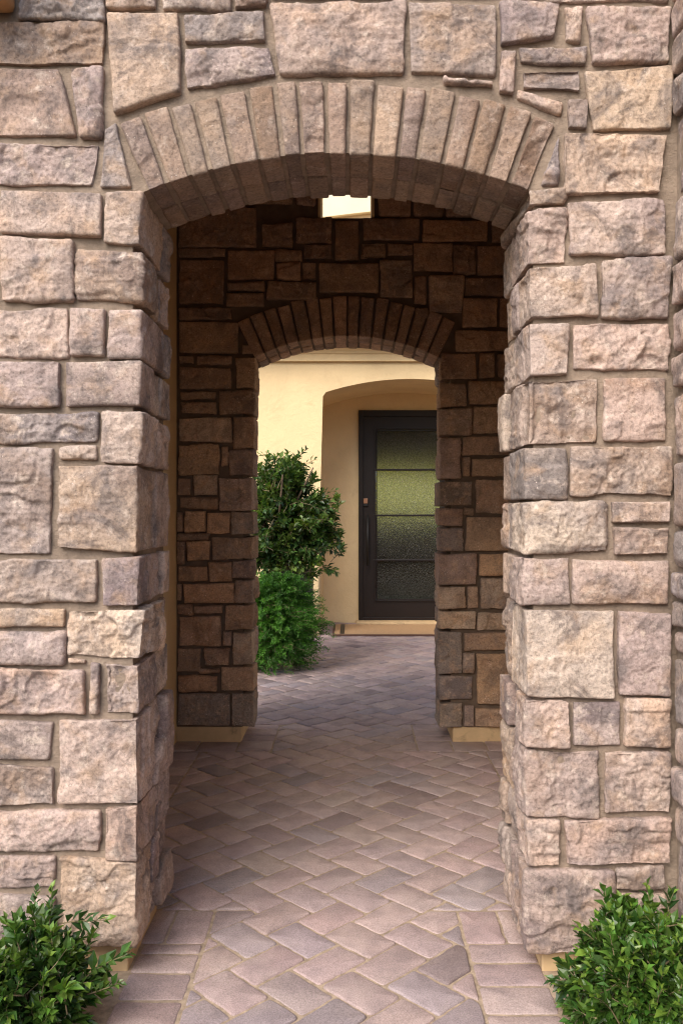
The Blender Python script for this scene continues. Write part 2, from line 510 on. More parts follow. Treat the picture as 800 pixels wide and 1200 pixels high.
PV, PF, PT = [], [], []
pn = 0
PCOL = [(0.405, 0.310, 0.298), (0.385, 0.292, 0.284), (0.365, 0.287, 0.285), (0.42, 0.325, 0.302), (0.31, 0.258, 0.27), (0.25, 0.192, 0.192), (0.39, 0.298, 0.286)]
def paver(poly, joint=0.0078, tint=None):
    global pn
    if area(poly) < 0: poly = poly[::-1]
    if abs(area(poly)) < 0.0011: return
    cl = [poly[0]]
    for p in poly[1:]:
        if math.hypot(p[0] - cl[-1][0], p[1] - cl[-1][1]) > 0.008: cl.append(p)
    if len(cl) > 3 and math.hypot(cl[0][0] - cl[-1][0], cl[0][1] - cl[-1][1]) < 0.008: cl.pop()
    poly = inset(cl, joint / 2 + rng.uniform(-0.001, 0.0015))
    if len(poly) < 3 or area(poly) < 0.0007: return
    # rounded, slightly chipped outline
    pts = []
    n = len(poly)
    rc = 0.010
    for i in range(n):
        p0, p1, p2 = poly[i - 1], poly[i], poly[(i + 1) % n]
        a = p1 + (p0 - p1) * min(0.4, rc / max(1e-6, np.linalg.norm(p0 - p1)))
        b = p1 + (p2 - p1) * min(0.4, rc / max(1e-6, np.linalg.norm(p2 - p1)))
        mid = (a + b + p1 * 1.4) / 3.4
        pts += [a, mid, b]
        e = p2 - p1; le = np.linalg.norm(e); k = int(le / 0.022)
        for j in range(1, k):
            t = j / k
            if rc < t * le < le - rc: pts.append(p1 + e * t)
    pts = np.array(pts); cen = pts.mean(0); m = len(pts)
    P3 = np.concatenate([pts, np.zeros((m, 1))], 1)
    jn = np.stack([vnoise(P3 * 45 + 3.3, 6), vnoise(P3 * 45 + 9.1, 7)], 1) * 0.0026
    pts = pts + jn
    h0 = rng.uniform(-0.0030, 0.0018); tx, ty = rng.uniform(-0.016, 0.016, 2)
    ih = np.array([-0.03, -0.006, -0.0015, 0.0])
    ins = [0.0, 0.0, 0.0022, 0.0065]
    dirs = pts - cen; ln = np.linalg.norm(dirs, axis=1, keepdims=True); dirs = dirs / np.maximum(ln, 1e-6)
    for hz, d in zip(ih, ins):
        pp = pts - dirs * d
        z = hz + h0 + (pp[:, 0] - cen[0]) * tx + (pp[:, 1] - cen[1]) * ty
        PV.append(np.concatenate([pp, z[:, None]], 1))
    PV.append(np.array([[cen[0], cen[1], h0 + 0.0006]]))
    i = np.arange(m); j = (i + 1) % m
    for k in range(3):
        a, b = pn + k * m, pn + (k + 1) * m
        PF.append(np.stack([a + i, a + j, b + j, b + i], 1))
    t3 = np.stack([pn + 3 * m + i, pn + 3 * m + j, np.full(m, pn + 4 * m)], 1)
    PF.append(np.concatenate([t3, t3[:, 2:]], 1)[:, :3])
    tt = tint if tint is not None else jit(PCOL[rng.choice(len(PCOL), p=[.24, .2, .16, .14, .10, .07, .09])], 0.10)
    PT.append(np.tile(np.array(tt, dtype=np.float32), (4 * m + 1, 1)))
    pn += 4 * m + 1

PW, PL = 0.131, 0.206
a0, b0 = -1.768, 1.628
RECTS = [(-0.47, 0.355, 0.9, 2.86), (-0.87, 0.75, 2.86, 4.76), (-0.47, 0.37, 4.76, 5.36), (-3.4, 3.4, 5.36, 10.3)]
s2 = math.sqrt(0.5)
for i in range(-70, 110):
    for j in range(-60, 60):
      for kind in (0, 1):
        oa, ob = a0 + i * PW - j * PL, b0 + i * PW + j * PL
        if kind == 0: A0, A1, B0, B1 = oa, oa + PL, ob, ob + PW
        else: A0, A1, B0, B1 = oa, oa + PW, ob + PW, ob + PW + PL
        quad = [((a + b) * s2, (b - a) * s2) for a, b in ((A0, B0), (A1, B0), (A1, B1), (A0, B1))]
        cx = sum(q[0] for q in quad) / 4; cy = sum(q[1] for q in quad) / 4
        if not (-3.6 < cx < 3.6 and 0.8 < cy < 10.5): continue
        if cx < -1.4 and 6.9 < cy: continue
        pieces = [c for c in (clip(quad, *r) for r in RECTS) if len(c) > 2]
        tot = sum(abs(area(c)) for c in pieces)
        if tot > 0.985 * abs(area(quad)): paver(quad)
        else:
            for c in pieces: paver(c)

def soldiers(x0, x1, y0, y1, along='y', wd=0.122):
    L0, L1 = (y0, y1) if along == 'y' else (x0, x1)
    t = L0
    while t < L1 - 0.02:
        s = wd * rng.uniform(0.85, 1.15)
        if L1 - t - s < wd * 0.5: s = L1 - t
        if along == 'y': paver([(x0, t), (x1, t), (x1, t + s), (x0, t + s)])
        else: paver([(t, y0), (t + s, y0), (t + s, y1), (t, y1)])
        t += s
soldiers(0.355, 0.565, 0.9, 2.64)
paver([(0.355, 2.64), (0.485, 2.64), (0.485, 2.86), (0.355, 2.86)]); paver([(0.485, 2.64), (0.57, 2.64), (0.57, 2.86), (0.485, 2.86)])
soldiers(-0.665, -0.47, 0.9, 2.64)
paver([(-0.60, 2.64), (-0.47, 2.64), (-0.47, 2.86), (-0.60, 2.86)]); paver([(-0.68, 2.64), (-0.60, 2.64), (-0.60, 2.86), (-0.68, 2.86)])
soldiers(-1.08, -0.87, 2.86, 4.76); soldiers(0.75, 1.06, 2.86, 4.76)
soldiers(-1.08, -0.47, 4.76, 4.975, 'x', 0.2); soldiers(0.37, 1.06, 4.76, 4.975, 'x', 0.2)
soldiers(-0.68, -0.47, 4.975, 5.36); soldiers(0.37, 0.60, 4.975, 5.36)
pv = mesh_np('paver_path', np.concatenate(PV), PF, M_PAVER, None, np.concatenate(PT), smooth=True)
pv['kind'] = 'structure'
try:
    pv.data.set_sharp_from_angle(angle=R(70))
except Exception: pass

# ================================================================== front stone archway
YF, YC, YR = 2.44, 2.488, 2.855
YMF, XLM, XRM, YRA = 2.459, -0.648, 0.528, 2.785          # stone face, mortar face, back of wall
XL, XR = -0.67, 0.56                      # mortar faces of the jambs
arch = thing('stone_archway', 'nearest pale rough fieldstone wall pierced by a brick arched passage', 'archway', (-0.05, 2.65, 0))

def arc_pts(cx, cz, r, a0, a1, n):
    return [(cx + r * math.sin(a0 + (a1 - a0) * i / n), cz + r * math.cos(a0 + (a1 - a0) * i / n)) for i in range(n + 1)]

AX, AR, AZ = -0.045, 1.474, 0.934          # arch centre x, intrados radius, centre height
HA = math.asin(0.560 / AR)
WALL_L, WALL_R, TOP = -2.3, 0.985, 3.55
PZ = 0.083
# plinths
bm = bmesh.new(); add_box(bm, WALL_L, XL, YC, YR, -0.03, PZ, 0.004); bm_obj('plinth', bm, M_PLINTH, arch)
bm = bmesh.new(); add_box(bm, XR, WALL_R, YC, YR, -0.03, PZ, 0.004); bm_obj('plinth', bm, M_PLINTH, arch)
# mortar body
bm = bmesh.new()
ri = AR + 0.008
ha = math.asin((XR - AX) / ri) if (XR - AX) / ri < 1 else 0.4
al = -math.asin((AX - XLM) / ri); ar_ = math.asin((XRM - AX) / ri)
arc = arc_pts(AX, AZ, ri, al, ar_, 24)
zL, zR = arc[0][1], arc[-1][1]
add_box(bm, WALL_L, XLM, YMF, YR, PZ + 0.001, zL - 0.0005)
add_box(bm, XRM, WALL_R, YMF, YR, PZ + 0.001, zR - 0.0005)
add_prism(bm, [(WALL_L, zL)] + arc + [(WALL_R, zR), (WALL_R, TOP), (WALL_L, TOP)], YMF, YRA)
bm_obj('mortar_body', bm, M_MORTAR, arch)

LEFT = [  # tl, tr, br, bl, tint, quoin
 ((20,-28),(121,-25),(121,23),(20,22),'g',0), ((-60,24),(122,25),(121,75),(-60,73),'b',0),
 ((-60,77),(67,78),(89,158),(-60,160),'b',0), ((79,77),(121,77),(118,161),(94,160),'m',0),
 ((-60,164),(116,167),(107,214),(-60,217),'m',0), ((0,221),(119,225),(118,276),(0,273),'p',0), ((-60,221),(-6,221),(-6,300),(-60,300),'b',0),
 ((123,225),(166,224),(164,286),(122,284),'p',1), ((0,278),(85,280),(86,352),(0,353),'p',0), ((-60,305),(-6,305),(-6,353),(-60,353),'g',0),
 ((91,291),(166,294),(165,352),(91,351),'o',1), ((-60,362),(77,360),(79,418),(-60,418),'p',0),
 ((83,362),(123,362),(122,417),(83,417),'p',0), ((127,362),(165,362),(165,419),(129,419),'m',1),
 ((-60,423),(69,424),(68,476),(-60,476),'m',0), ((78,424),(165,424),(163,476),(78,476),'p',1),
 ((-60,483),(115,484),(112,518),(-60,521),'g',0), ((69,524),(112,522),(112,540),(69,540),'c',0),
 ((119,483),(167,483),(163,543),(119,542),'p',1), ((-60,526),(61,525),(57,650),(-60,651),'m',0),
 ((68,545),(162,547),(162,647),(67,643),'o',1), ((-60,655),(113,655),(114,706),(-60,707),'m',0),
 ((119,654),(164,652),(163,710),(119,710),'m',1), ((-60,713),(74,714),(74,735),(-60,736),'o',0),
 ((-60,741),(75,741),(74,779),(-60,779),'m',0), ((79,716),(168,715),(164,774),(79,768),'c',1),
 ((78,772),(100,774),(100,780),(79,779),'o',0), ((-60,784),(99,785),(99,837),(-60,837),'p',0),
 ((105,775),(117,777),(116,837),(105,837),'p',0), ((121,779),(163,779),(162,838),(121,837),'m',1),
 ((-60,842),(62,846),(56,893),(-60,892),'m',0), ((69,844),(161,843),(162,944),(68,940),'p',1),
 ((-60,897),(62,899),(63,944),(-60,944),'m',0), ((-60,952),(116,952),(115,1000),(-60,998),'p',0),
 ((123,948),(162,945),(162,1009),(124,1008),'p',1), ((-60,1000),(63,1006),(63,1044),(-60,1041),'p',0),
 ((68,1006),(162,1011),(161,1112),(74,1108),'o',1), ((-60,1050),(64,1052),(64,1108),(-60,1108),'m',0)]
TOPS = [
 ((123,-40),(186,-40),(183,8),(124,8),'p'), ((190,-45),(271,-40),(268,10),(190,9),'m'), ((275,-40),(312,-40),(311,6),(275,8),'b'),
 ((126,15),(209,13),(211,107),(134,132),'o'), ((215,19),(310,12),(312,47),(215,50),'g'), ((216,55),(315,53),(323,88),(218,104),'m'),
 ((317,2),(474,0),(473,85),(329,84),'p'), ((316,-60),(474,-60),(474,-6),(317,-5),'m'), ((478,1),(581,4),(581,87),(480,83),'m'), ((479,-60),(640,-60),(640,-5),(479,-5),'b'),
 ((519,89),(577,93),(578,100),(521,96),'p'), ((586,1),(657,2),(650,42),(587,51),'m'), ((660,5),(683,5),(680,47),(662,46),'p'),
 ((645,-50),(785,-50),(785,-2),(645,0),'m'), ((687,6),(785,8),(784,72),(694,74),'p'), ((608,54),(688,54),(685,75),(610,72),'g'),
 ((585,58),(605,59),(603,109),(584,107),'p'), ((612,82),(680,79),(680,106),(614,103),'m'), ((607,103),(662,117),(659,133),(606,114),'p'),
 ((666,114),(689,113),(689,150),(666,150),'g'), ((685,83),(790,76),(787,150),(695,152),'o'), ((660,155),(780,158),(772,225),(661,228),'o'),
 ((652,165),(657,158),(656,216),(635,217),'g'), ((665,236),(778,231),(780,298),(667,298),'p'), ((121,150),(134,142),(154,219),(116,218),'g')]
RIGHT = [
 ((620,222),(663,221),(661,239),(618,240),'o',1), ((617,244),(664,243),(664,308),(618,309),'p',1),
 ((619,314),(698,309),(702,370),(620,373),'p',1), ((704,303),(785,302),(783,372),(705,371),'p',0),
 ((619,379),(667,379),(666,439),(620,440),'m',1), ((671,377),(784,378),(784,433),(672,434),'p',0),
 ((618,444),(701,443),(702,520),(618,520),'p',1), ((708,442),(780,442),(781,517),(709,518),'p',0),
 ((614,525),(664,525),(664,584),(614,585),'g',1), ((668,523),(787,523),(787,580),(668,582),'p',0),
 ((616,589),(710,588),(711,646),(616,649),'c',1), ((715,587),(786,586),(786,612),(717,613),'p',0),
 ((718,618),(784,620),(784,650),(718,651),'m',0), ((614,655),(668,655),(668,708),(614,710),'m',1),
 ((671,656),(783,657),(783,707),(671,708),'p',0), ((617,716),(719,715),(719,819),(617,815),'c',1),
 ((724,716),(786,719),(785,815),(725,815),'m',0), ((615,820),(668,820),(667,877),(615,877),'p',1),
 ((671,823),(727,822),(727,875),(671,874),'m',0), ((733,820),(785,821),(785,876),(733,876),'p',0),
 ((616,881),(703,881),(702,963),(616,957),'m',1), ((708,882),(786,882),(786,953),(708,954),'p',0),
 ((616,961),(657,961),(658,1018),(618,1018),'p',1), ((663,963),(784,959),(785,1012),(664,1015),'m',0),
 ((617,1022),(718,1022),(718,1118),(618,1120),'p',1), ((722,1019),(780,1014),(780,1043),(722,1044),'m',0),
 ((722,1048),(780,1048),(780,1118),(722,1118),'p',0)]

def facing(bag, rows, Y, side, yb, xj, res, picker, tab, jamb_out, depth=0.075, amp=1.0, fdep=0.0):
    """front stones; where quoin, the stone runs back round the corner and more jamb stones fill the reveal"""
    for tl, tr, br, bl, t, qn in rows:
        q = quad_px(tl, tr, br, bl, Y)
        tint = jit(tab[t], 0.08)
        fo = rng.uniform(-0.006, 0.008)
        if not qn:
            stone(bag, q, XZ(), Y + fo + fdep, depth, res, tint, r=rng.uniform(0.004, 0.008), amp=amp)
        else:
            dq = rng.uniform(0.36, 0.72) * (yb - Y)
            stone(bag, q, XZ(), Y + fo + fdep, dq, res, tint, r=rng.uniform(0.003, 0.007), amp=amp, quoin=True)
            zb = q[0][1] if side == 'R' else q[1][1]
            zt = q[3][1] if side == 'R' else q[2][1]
            y = Y + fo + dq + 0.008
            left = yb - y
            n = 1 if left < 0.2 else 2
            cuts = [y + left * (0 if i == 0 else (1 if i == n else rng.uniform(0.35, 0.65))) for i in range(n + 1)]
            for a, b in zip(cuts[:-1], cuts[1:]):
                rows2 = [(zb, zt)]
                if zt - zb > 0.2 and rng.random() < 0.5:
                    zm = zb + (zt - zb) * rng.uniform(0.4, 0.6); rows2 = [(zb, zm - 0.005), (zm + 0.005, zt)]
                for c, d in rows2:
                    qq = [(a + 0.003, c), (b - 0.004, c), (b - 0.004, d), (a + 0.003, d)]
                    o = rng.uniform(-0.010, 0.018)
                    if side == 'L': stone(bag, qq, JL(xj + jamb_out + o), 0.0, 0.07, res, picker(), r=0.008, amp=amp * 1.1)
                    else: stone(bag, qq, JR(xj - jamb_out - o), 0.0, 0.07, res, picker(), r=0.008, amp=amp * 1.1)

RES = 0.0042
bag = Bag(); facing(bag, LEFT, YF, 'L', YR, XL, RES, pick, TINT, 0.038)
for q in courses(WALL_L + 0.01, (-66 - X0) * YF / F, 0.09, 3.5):
    stone(bag, q, XZ(), YF + rng.uniform(-.006, .008), 0.075, 0.010, pick())
bag.build('stone_facing', M_STONE, arch)
bag = Bag(); facing(bag, RIGHT, YF, 'R', YR, XR, RES, pick, TINT, 0.05)
bag.build('stone_facing', M_STONE, arch)
bag = Bag()
for tl, tr, br, bl, t in TOPS:
    stone(bag, quad_px(tl, tr, br, bl, YF), XZ(), YF + rng.uniform(-.006, .008), 0.075, RES, jit(TINT[t], 0.08), r=rng.uniform(.004, .008))
zt_ = H + (YH + 66) * YF / F
for q in courses((-66 - X0) * YF / F, WALL_R - 0.06, zt_, 3.5):
    stone(bag, q, XZ(), YF + rng.uniform(-.006, .008), 0.075, 0.010, pick())
bag.build('spandrel_facing', M_STONE, arch)

def voussoirs(cx, cz, r, ha, n, thick, yf, yb, res, tintf, amp, mat, parent, gap=0.007, rows=2):
    bag = Bag()
    ys = [yf, yf + (yb - yf) * 0.52, yb] if rows == 2 else [yf, yb]
    cut = [(i + (rng.uniform(-0.10, 0.10) if 0 < i < n else 0)) / n for i in range(n + 1)]
    for i in range(n):
        a = -ha + 2 * ha * cut[i]; b = -ha + 2 * ha * cut[i + 1]
        ga = gap / r / 2
        for k in range(rows):
            ro = r + rng.uniform(-0.003, 0.003); th = thick + rng.uniform(-0.008, 0.008)
            pt = lambda rr, t: (cx + rr * math.sin(t), cz + rr * math.cos(t))
            g2 = gap / (r + thick) / 2
            q = [pt(ro, a + ga), pt(ro, b - ga), pt(r + th, b - g2), pt(r + th, a + g2)]
            d = ys[k + 1] - ys[k] - (0.006 if k < rows - 1 else 0)
            stone(bag, q, XZ(), ys[k] + rng.uniform(-0.004, 0.004), d, res, tintf(), r=0.006, amp=amp, quoin=True, pillow=0.003, wob=0.45)
    return bag.build('brick_arch', mat, parent)
BRICKC = [(0.30, 0.225, 0.18), (0.34, 0.25, 0.20), (0.275, 0.21, 0.18), (0.36, 0.265, 0.205)]
voussoirs(AX, AZ, AR, HA, 17, 0.212, YF + 0.006, YRA, 0.0045, lambda: jit(BRICKC[rng.integers(4)], 0.10), 0.6, M_BRICK, arch, gap=0.012)

# ================================================================== stone wing wall coming forward on the right
wing = thing('stone_wing_wall', 'narrow slice of stone wall running forward at the right edge of the photo', 'wall', (1.1, 1.6, 0))
XW = 0.928
bm = bmesh.new(); add_box(bm, XW + 0.022, 1.35, 0.7, YR, 0.0, TOP); bm_obj('mortar_body', bm, M_MORTAR, wing)
bag = Bag()
for q in courses(0.72, 2.445, 0.06, 3.5, 0.1, 0.24, 0.16, 0.36):
    stone(bag, q, JR(XW + rng.uniform(-0.012, 0.012)), 0.0, 0.07, 0.007 if q[1][0] > 2.1 else 0.014, jit(TINT['gmmpp'[rng.integers(5)]]), r=0.012)
bag.build('stone_facing', M_STONE, wing)

# ================================================================== covered passage between the two arches
YS, YM, YB2 = 4.93, 4.955, 5.30           # inner stone face, inner mortar face, back
for sx, lab in ((-1, 'cream stucco side wall of the covered passage on the left'), (1, 'cream stucco side wall of the covered passage on the right')):
    bm = bmesh.new()
    xa, xb = (-1.25, -1.045) if sx < 0 else (1.045, 1.25)
    add_box(bm, xa, xb, YRA + 0.002, YM - 0.002, -0.03, 3.45)
    tag(bm_obj('stucco_side_wall', bm, M_STUCCO), lab, 'wall')
bm = bmesh.new(); add_box(bm, -1.5, 1.5, YR - 0.25, YB2 + 0.1, TOP + 0.003, 3.8)
for i in range(5):
    add_box(bm, -1.04, 1.04, 3.05 + i * 0.42, 3.17 + i * 0.42, TOP - 0.09, TOP + 0.003 - 0.002)
tag(bm_obj('passage_roof', bm, M_WOOD), 'dark roof covering the passage between the two stone arches', 'roof')

# ================================================================== inner stone archway
inner = thing('inner_stone_archway', 'stone wall coloured darker brown for the shade, with a smaller looking arch farther down the passage', 'archway', (-0.05, 5.1, 0))
IL, IR_ = -0.655, 0.575
BX, BR, BZ = -0.04, 1.244, 2.396 - 1.244
HB = math.asin(0.545 / BR)
PZ2 = H + (YH - 853) * YS / F
bm = bmesh.new(); add_box(bm, -1.25, -0.664, YM, YB2, -0.03, PZ2, 0.004); bm_obj('plinth', bm, M_PLINTH, inner)
bm = bmesh.new(); add_box(bm, 0.588, 1.25, YM, YB2, -0.03, PZ2, 0.004); bm_obj('plinth', bm, M_PLINTH, inner)
# opening high in the wall
OX0, OX1, OZ0, OZ1 = (373 - X0) * YS / F, (438 - X0) * YS / F, H + (YH - 254) * YS / F, 3.40
bm = bmesh.new()
ri = BR + 0.006
pts = [(-1.25, PZ2 + 0.001), (IL, PZ2 + 0.001)] + arc_pts(BX, BZ, ri, -math.asin((BX - IL) / ri), math.asin((IR_ - BX) / ri), 24)
pts += [(IR_, PZ2 + 0.001), (1.25, PZ2 + 0.001), (1.25, OZ0), (-1.25, OZ0)]
add_prism(bm, pts, YM, YB2)
add_box(bm, -1.25, OX0, YM, YB2, OZ0 + 0.0005, OZ1)
add_box(bm, OX1, 1.25, YM, YB2, OZ0 + 0.0005, OZ1)
add_box(bm, -1.25, 1.25, YM, YB2, OZ1 + 0.0005, TOP)
bm_obj('mortar_body', bm, M_MORTAR2, inner)
for xa, xb in ((OX0 - 0.002, OX0 + 0.012), (OX1 - 0.012, OX1 + 0.002)):
    bm = bmesh.new(); add_box(bm, xa, xb, YM - 0.02, YB2 + 0.02, OZ0 + 0.002, OZ1 - 0.002)
    bm_obj('opening_reveal', bm, M_STUCCO, inner)

def rc(x0, y0, x1, y1, t='b', q=0):
    j = lambda: rng.uniform(-0.7, 0.7)
    return ((x0 + j(), y0 + j()), (x1 + j(), y0 + j()), (x1 + j(), y1 + j()), (x0 + j(), y1 + j()), t, q)
IL_ROWS = [rc(*a) for a in [
 (208,561,223,580,'b'),(226,556,255,581,'c'),(257,560,296,598,'m',1),(210,583,255,596,'b'),(207,600,214,623),(216,599,241,623,'o'),(243,600,269,625,'o'),
 (271,600,297,626,'g',1),(209,625,245,632),(207,635,217,661),(219,634,246,657,'o'),(248,629,296,656,'b',1),(209,664,243,681,'p'),(244,659,271,682,'p'),
 (272,658,297,677,'m',1),(207,684,213,705),(215,684,275,706,'o'),(276,680,296,706,'m',1),(209,709,225,720),(227,710,261,719),(263,709,297,739,'p',1),
 (209,722,259,758,'p'),(261,740,271,757,'m'),(273,742,296,779,'c',1),(207,761,235,788),(239,760,268,780,'p'),(234,783,257,789),(208,792,255,811,'o'),
 (259,782,297,810,'p',1),(208,814,269,851,'g'),(271,813,297,851,'g',1),
 (209,417,227,426),(229,417,272,427),(276,419,299,454,'p',1),(210,430,271,455,'b'),(211,458,253,468),(257,457,297,485,'b',1),(212,471,253,485),
 (209,489,271,518,'c'),(273,488,298,525,'b',1),(209,521,257,557,'p'),(259,523,267,546,'p'),(268,528,297,557,'m',1)]]
IR_ROWS = [rc(*a) for a in [
 (517,414,558,444,'b',1),(561,414,579,442),(583,415,640,441),(515,449,546,476,'b',1),(549,446,640,473,'p'),(514,479,552,509,'m',1),(555,476,598,508,'p'),(601,476,640,508,'p'),
 (515,513,539,561,'m',1),(542,511,620,534,'p'),(542,536,551,558),(553,537,640,559,'p'),(514,564,553,593,'g',1),(557,562,600,602,'p'),(603,562,640,602,'p'),(543,595,555,604),
 (514,596,543,616,'m',1),(515,619,543,646,'g',1),(546,606,620,646,'p'),(514,649,558,685,'m',1),(561,650,620,674,'o'),(563,678,625,714,'c'),
 (514,688,545,713,'c',1),(547,687,561,714,'b'),(514,717,557,738,'c',1),(559,717,630,739,'c'),(514,741,541,790,'g',1),(544,742,640,763,'p'),(543,766,556,789,'m'),
 (558,766,606,827,'o'),(609,766,650,827,'p'),(514,793,554,820,'g',1),(515,824,542,852,'g',1),(544,827,555,852,'m'),(557,831,640,852,'p')]]
IT_ROWS = [rc(*a) for a in [
 (209,243,300,289,'b'),(307,262,343,290),(346,254,389,284),(392,258,420,304,'p'),(425,256,492,281),(495,258,572,283,'o'),(576,258,650,283),(209,290,264,301),
 (266,293,321,327,'p'),(323,292,353,305),(355,286,389,303),(422,284,452,303),(454,284,483,298),(484,284,530,318,'p'),(532,287,557,321),(559,287,640,321,'p'),
 (210,304,262,356,'p'),(324,308,351,327,'p'),(354,307,371,327),(373,308,443,343,'p'),(445,304,483,348,'c'),(266,330,310,341),(313,330,370,351,'b'),
 (265,344,309,358),(485,323,499,356,'p'),(503,322,542,366,'c'),(545,325,640,346,'b'),(541,349,582,383,'p'),(585,349,640,383,'p'),
 (209,360,272,374),(210,377,279,413,'p'),(533,386,640,411,'p'),(283,404,297,415),(486,360,501,372,'b')]]
RES2 = 0.0062
bag = Bag()
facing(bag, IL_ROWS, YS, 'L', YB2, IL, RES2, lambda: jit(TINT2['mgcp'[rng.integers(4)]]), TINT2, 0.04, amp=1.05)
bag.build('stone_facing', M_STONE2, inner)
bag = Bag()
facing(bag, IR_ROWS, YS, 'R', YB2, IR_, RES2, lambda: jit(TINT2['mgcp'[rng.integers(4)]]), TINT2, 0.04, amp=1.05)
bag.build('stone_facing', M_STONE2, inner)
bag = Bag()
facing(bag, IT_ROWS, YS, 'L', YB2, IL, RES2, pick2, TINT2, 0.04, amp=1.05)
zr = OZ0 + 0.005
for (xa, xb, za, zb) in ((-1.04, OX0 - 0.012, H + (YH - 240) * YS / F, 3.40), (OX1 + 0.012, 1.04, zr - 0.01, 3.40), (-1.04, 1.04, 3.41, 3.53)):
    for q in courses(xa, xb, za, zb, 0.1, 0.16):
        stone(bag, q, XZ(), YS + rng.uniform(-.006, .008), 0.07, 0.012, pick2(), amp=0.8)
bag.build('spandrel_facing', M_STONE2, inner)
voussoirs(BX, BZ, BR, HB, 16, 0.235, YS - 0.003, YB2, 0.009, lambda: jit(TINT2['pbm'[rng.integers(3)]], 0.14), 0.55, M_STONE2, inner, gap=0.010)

# ================================================================== house across the courtyard
house = thing('stucco_house', 'cream stucco house front with a shallow arched door alcove across the courtyard', 'house', (0.6, 10.0, 0))
YW, YN = 9.2, 10.3
sW = YW / F
NX0, NX1 = (374.5 - X0) * sW, 1.62
NC = (NX0 + NX1) / 2; hw = (NX1 - NX0) / 2
zs, za = H + (YH - 462) * sW, H + (YH - 444) * sW
rr = (hw * hw + (za - zs) ** 2) / (2 * (za - zs)); zc = za - rr; hn = math.asin(hw / rr)
bm = bmesh.new()
gx1 = (367 - X0) * sW; gz = H + (YH - 666) * sW
pts = [(-6, -0.03), (-0.95, -0.03), (-0.95, gz - 0.06), (-0.93, gz - 0.02), (-0.89, gz), (gx1 - 0.045, gz), (gx1 - 0.014, gz - 0.014), (gx1, gz - 0.045), (gx1, -0.03), (NX0, -0.03)]
i0 = len(pts) - 1
pts += arc_pts(NC, zc, rr, -hn, hn, 28)
pts += [(NX1, -0.03)]
i1 = len(pts) - 1
pts += [(6, -0.03), (6, 5.95), (-6, 4.55)]
fr, vs = add_prism(bm, pts, YW, YN)
es = [e for e in fr.edges if (vs.index(e.verts[0]) in range(i0, i1 + 1) and vs.index(e.verts[1]) in range(i0, i1 + 1))]
bmesh.ops.bevel(bm, geom=es, offset=0.035, segments=5, affect='EDGES', profile=0.5)
bm_obj('wall', bm, M_STUCCO, house)
# black sheet standing in for the shade inside the low recess behind the fern
bm = bmesh.new(); add_box(bm, -0.96, gx1 + 0.012, YW + 0.11, YW + 0.14, -0.03, gz + 0.02); bm_obj('recess_shade_panel', bm, M_BLACK, house)
# back of the alcove, round the door
DX0, DX1, DZ0, DZ1 = 0.063, 1.30, 0.032, H + (YH - 481) * 10.3 / F
bm = bmesh.new()
add_box(bm, NX0 - 0.3, DX0 - 0.001, YN + 0.001, YN + 0.2, -0.03, 3.4)
add_box(bm, DX1 + 0.001, NX1 + 0.3, YN + 0.001, YN + 0.2, -0.03, 3.4)
add_box(bm, DX0 - 0.001, DX1 + 0.001, YN + 0.0012, YN + 0.2, DZ1 + 0.001, 3.4)
bm_obj('alcove_wall', bm, M_STUCCO, house)
bm = bmesh.new(); add_box(bm, DX0 - 0.03, DX1 + 0.03, 10.05, YN + 0.0, -0.03, 0.030, 0.006); bm_obj('door_sill', bm, M_PLINTH, house)
# cornice: fillet, cove and upper band
zt = H + (YH - 424) * sW
prof = [(0.0, 0.0), (-0.05, 0.0), (-0.055, 0.075), (-0.07, 0.085), (-0.075, 0.10), (-0.10, 0.125), (-0.15, 0.155), (-0.23, 0.18), (-0.32, 0.195), (-0.32, 0.42), (0.0, 0.42)]
bm = bmesh.new()
va = [bm.verts.new((-6, YW + p[0] - 0.001, zt + p[1])) for p in prof]; vb = [bm.verts.new((6, YW + p[0] - 0.001, zt + p[1])) for p in prof]
for i in range(len(prof) - 1): bm.faces.new((va[i], vb[i], vb[i + 1], va[i + 1]))
bm.faces.new(va); bm.faces.new(list(reversed(vb)))
bm_obj('cornice', bm, M_STUCCO, house)
# raked coping along the sloping top of the wall, seen through the high opening
bm = bmesh.new()
zl = lambda x: 4.62 + (x) * 1.4 / 12
add_prism(bm, [(-6, zl(-6)), (6, zl(6)), (6, zl(6) + 0.7), (-6, zl(-6) + 0.7)], YW - 0.07, YN)
bm_obj('raked_coping', bm, simple('sun_toned_fascia', (0.78, 0.68, 0.48), 0.8, 0.05, 4, 0.2, 60, 0.003), house)  # paler than the wall stucco: sunlight up there put into the colour

# ---- door
door = None
bm = bmesh.new()
fw = 0.055
yf0, yf1 = YN - 0.035, YN + 0.09
add_box(bm, DX0, DX0 + fw, yf0, yf1, DZ0, DZ1, 0.004); add_box(bm, DX1 - fw, DX1, yf0, yf1, DZ0, DZ1, 0.004)
add_box(bm, DX0 + fw, DX1 - fw, yf0 + 0.002, yf1, DZ1 - 0.075, DZ1, 0.004); add_box(bm, DX0 + fw, DX1 - fw, yf0 + 0.004, yf1, DZ0, DZ0 + 0.03, 0.003)
door = bm_obj('front_door', bm, M_IRON, house)
door['label'] = 'dark bronze glazed iron door set in the alcove'
sD = 10.3 / F
GX0, GX1 = (441.5 - X0) * sD, 1.065
GZ0, GZ1 = H + (YH - 702) * sD, H + (YH - 505) * sD
bm = bmesh.new()
a0_, a1_ = DX0 + fw - 0.010, DX1 - fw + 0.010
b0_, b1_ = DZ0 + 0.022, DZ1 - 0.067
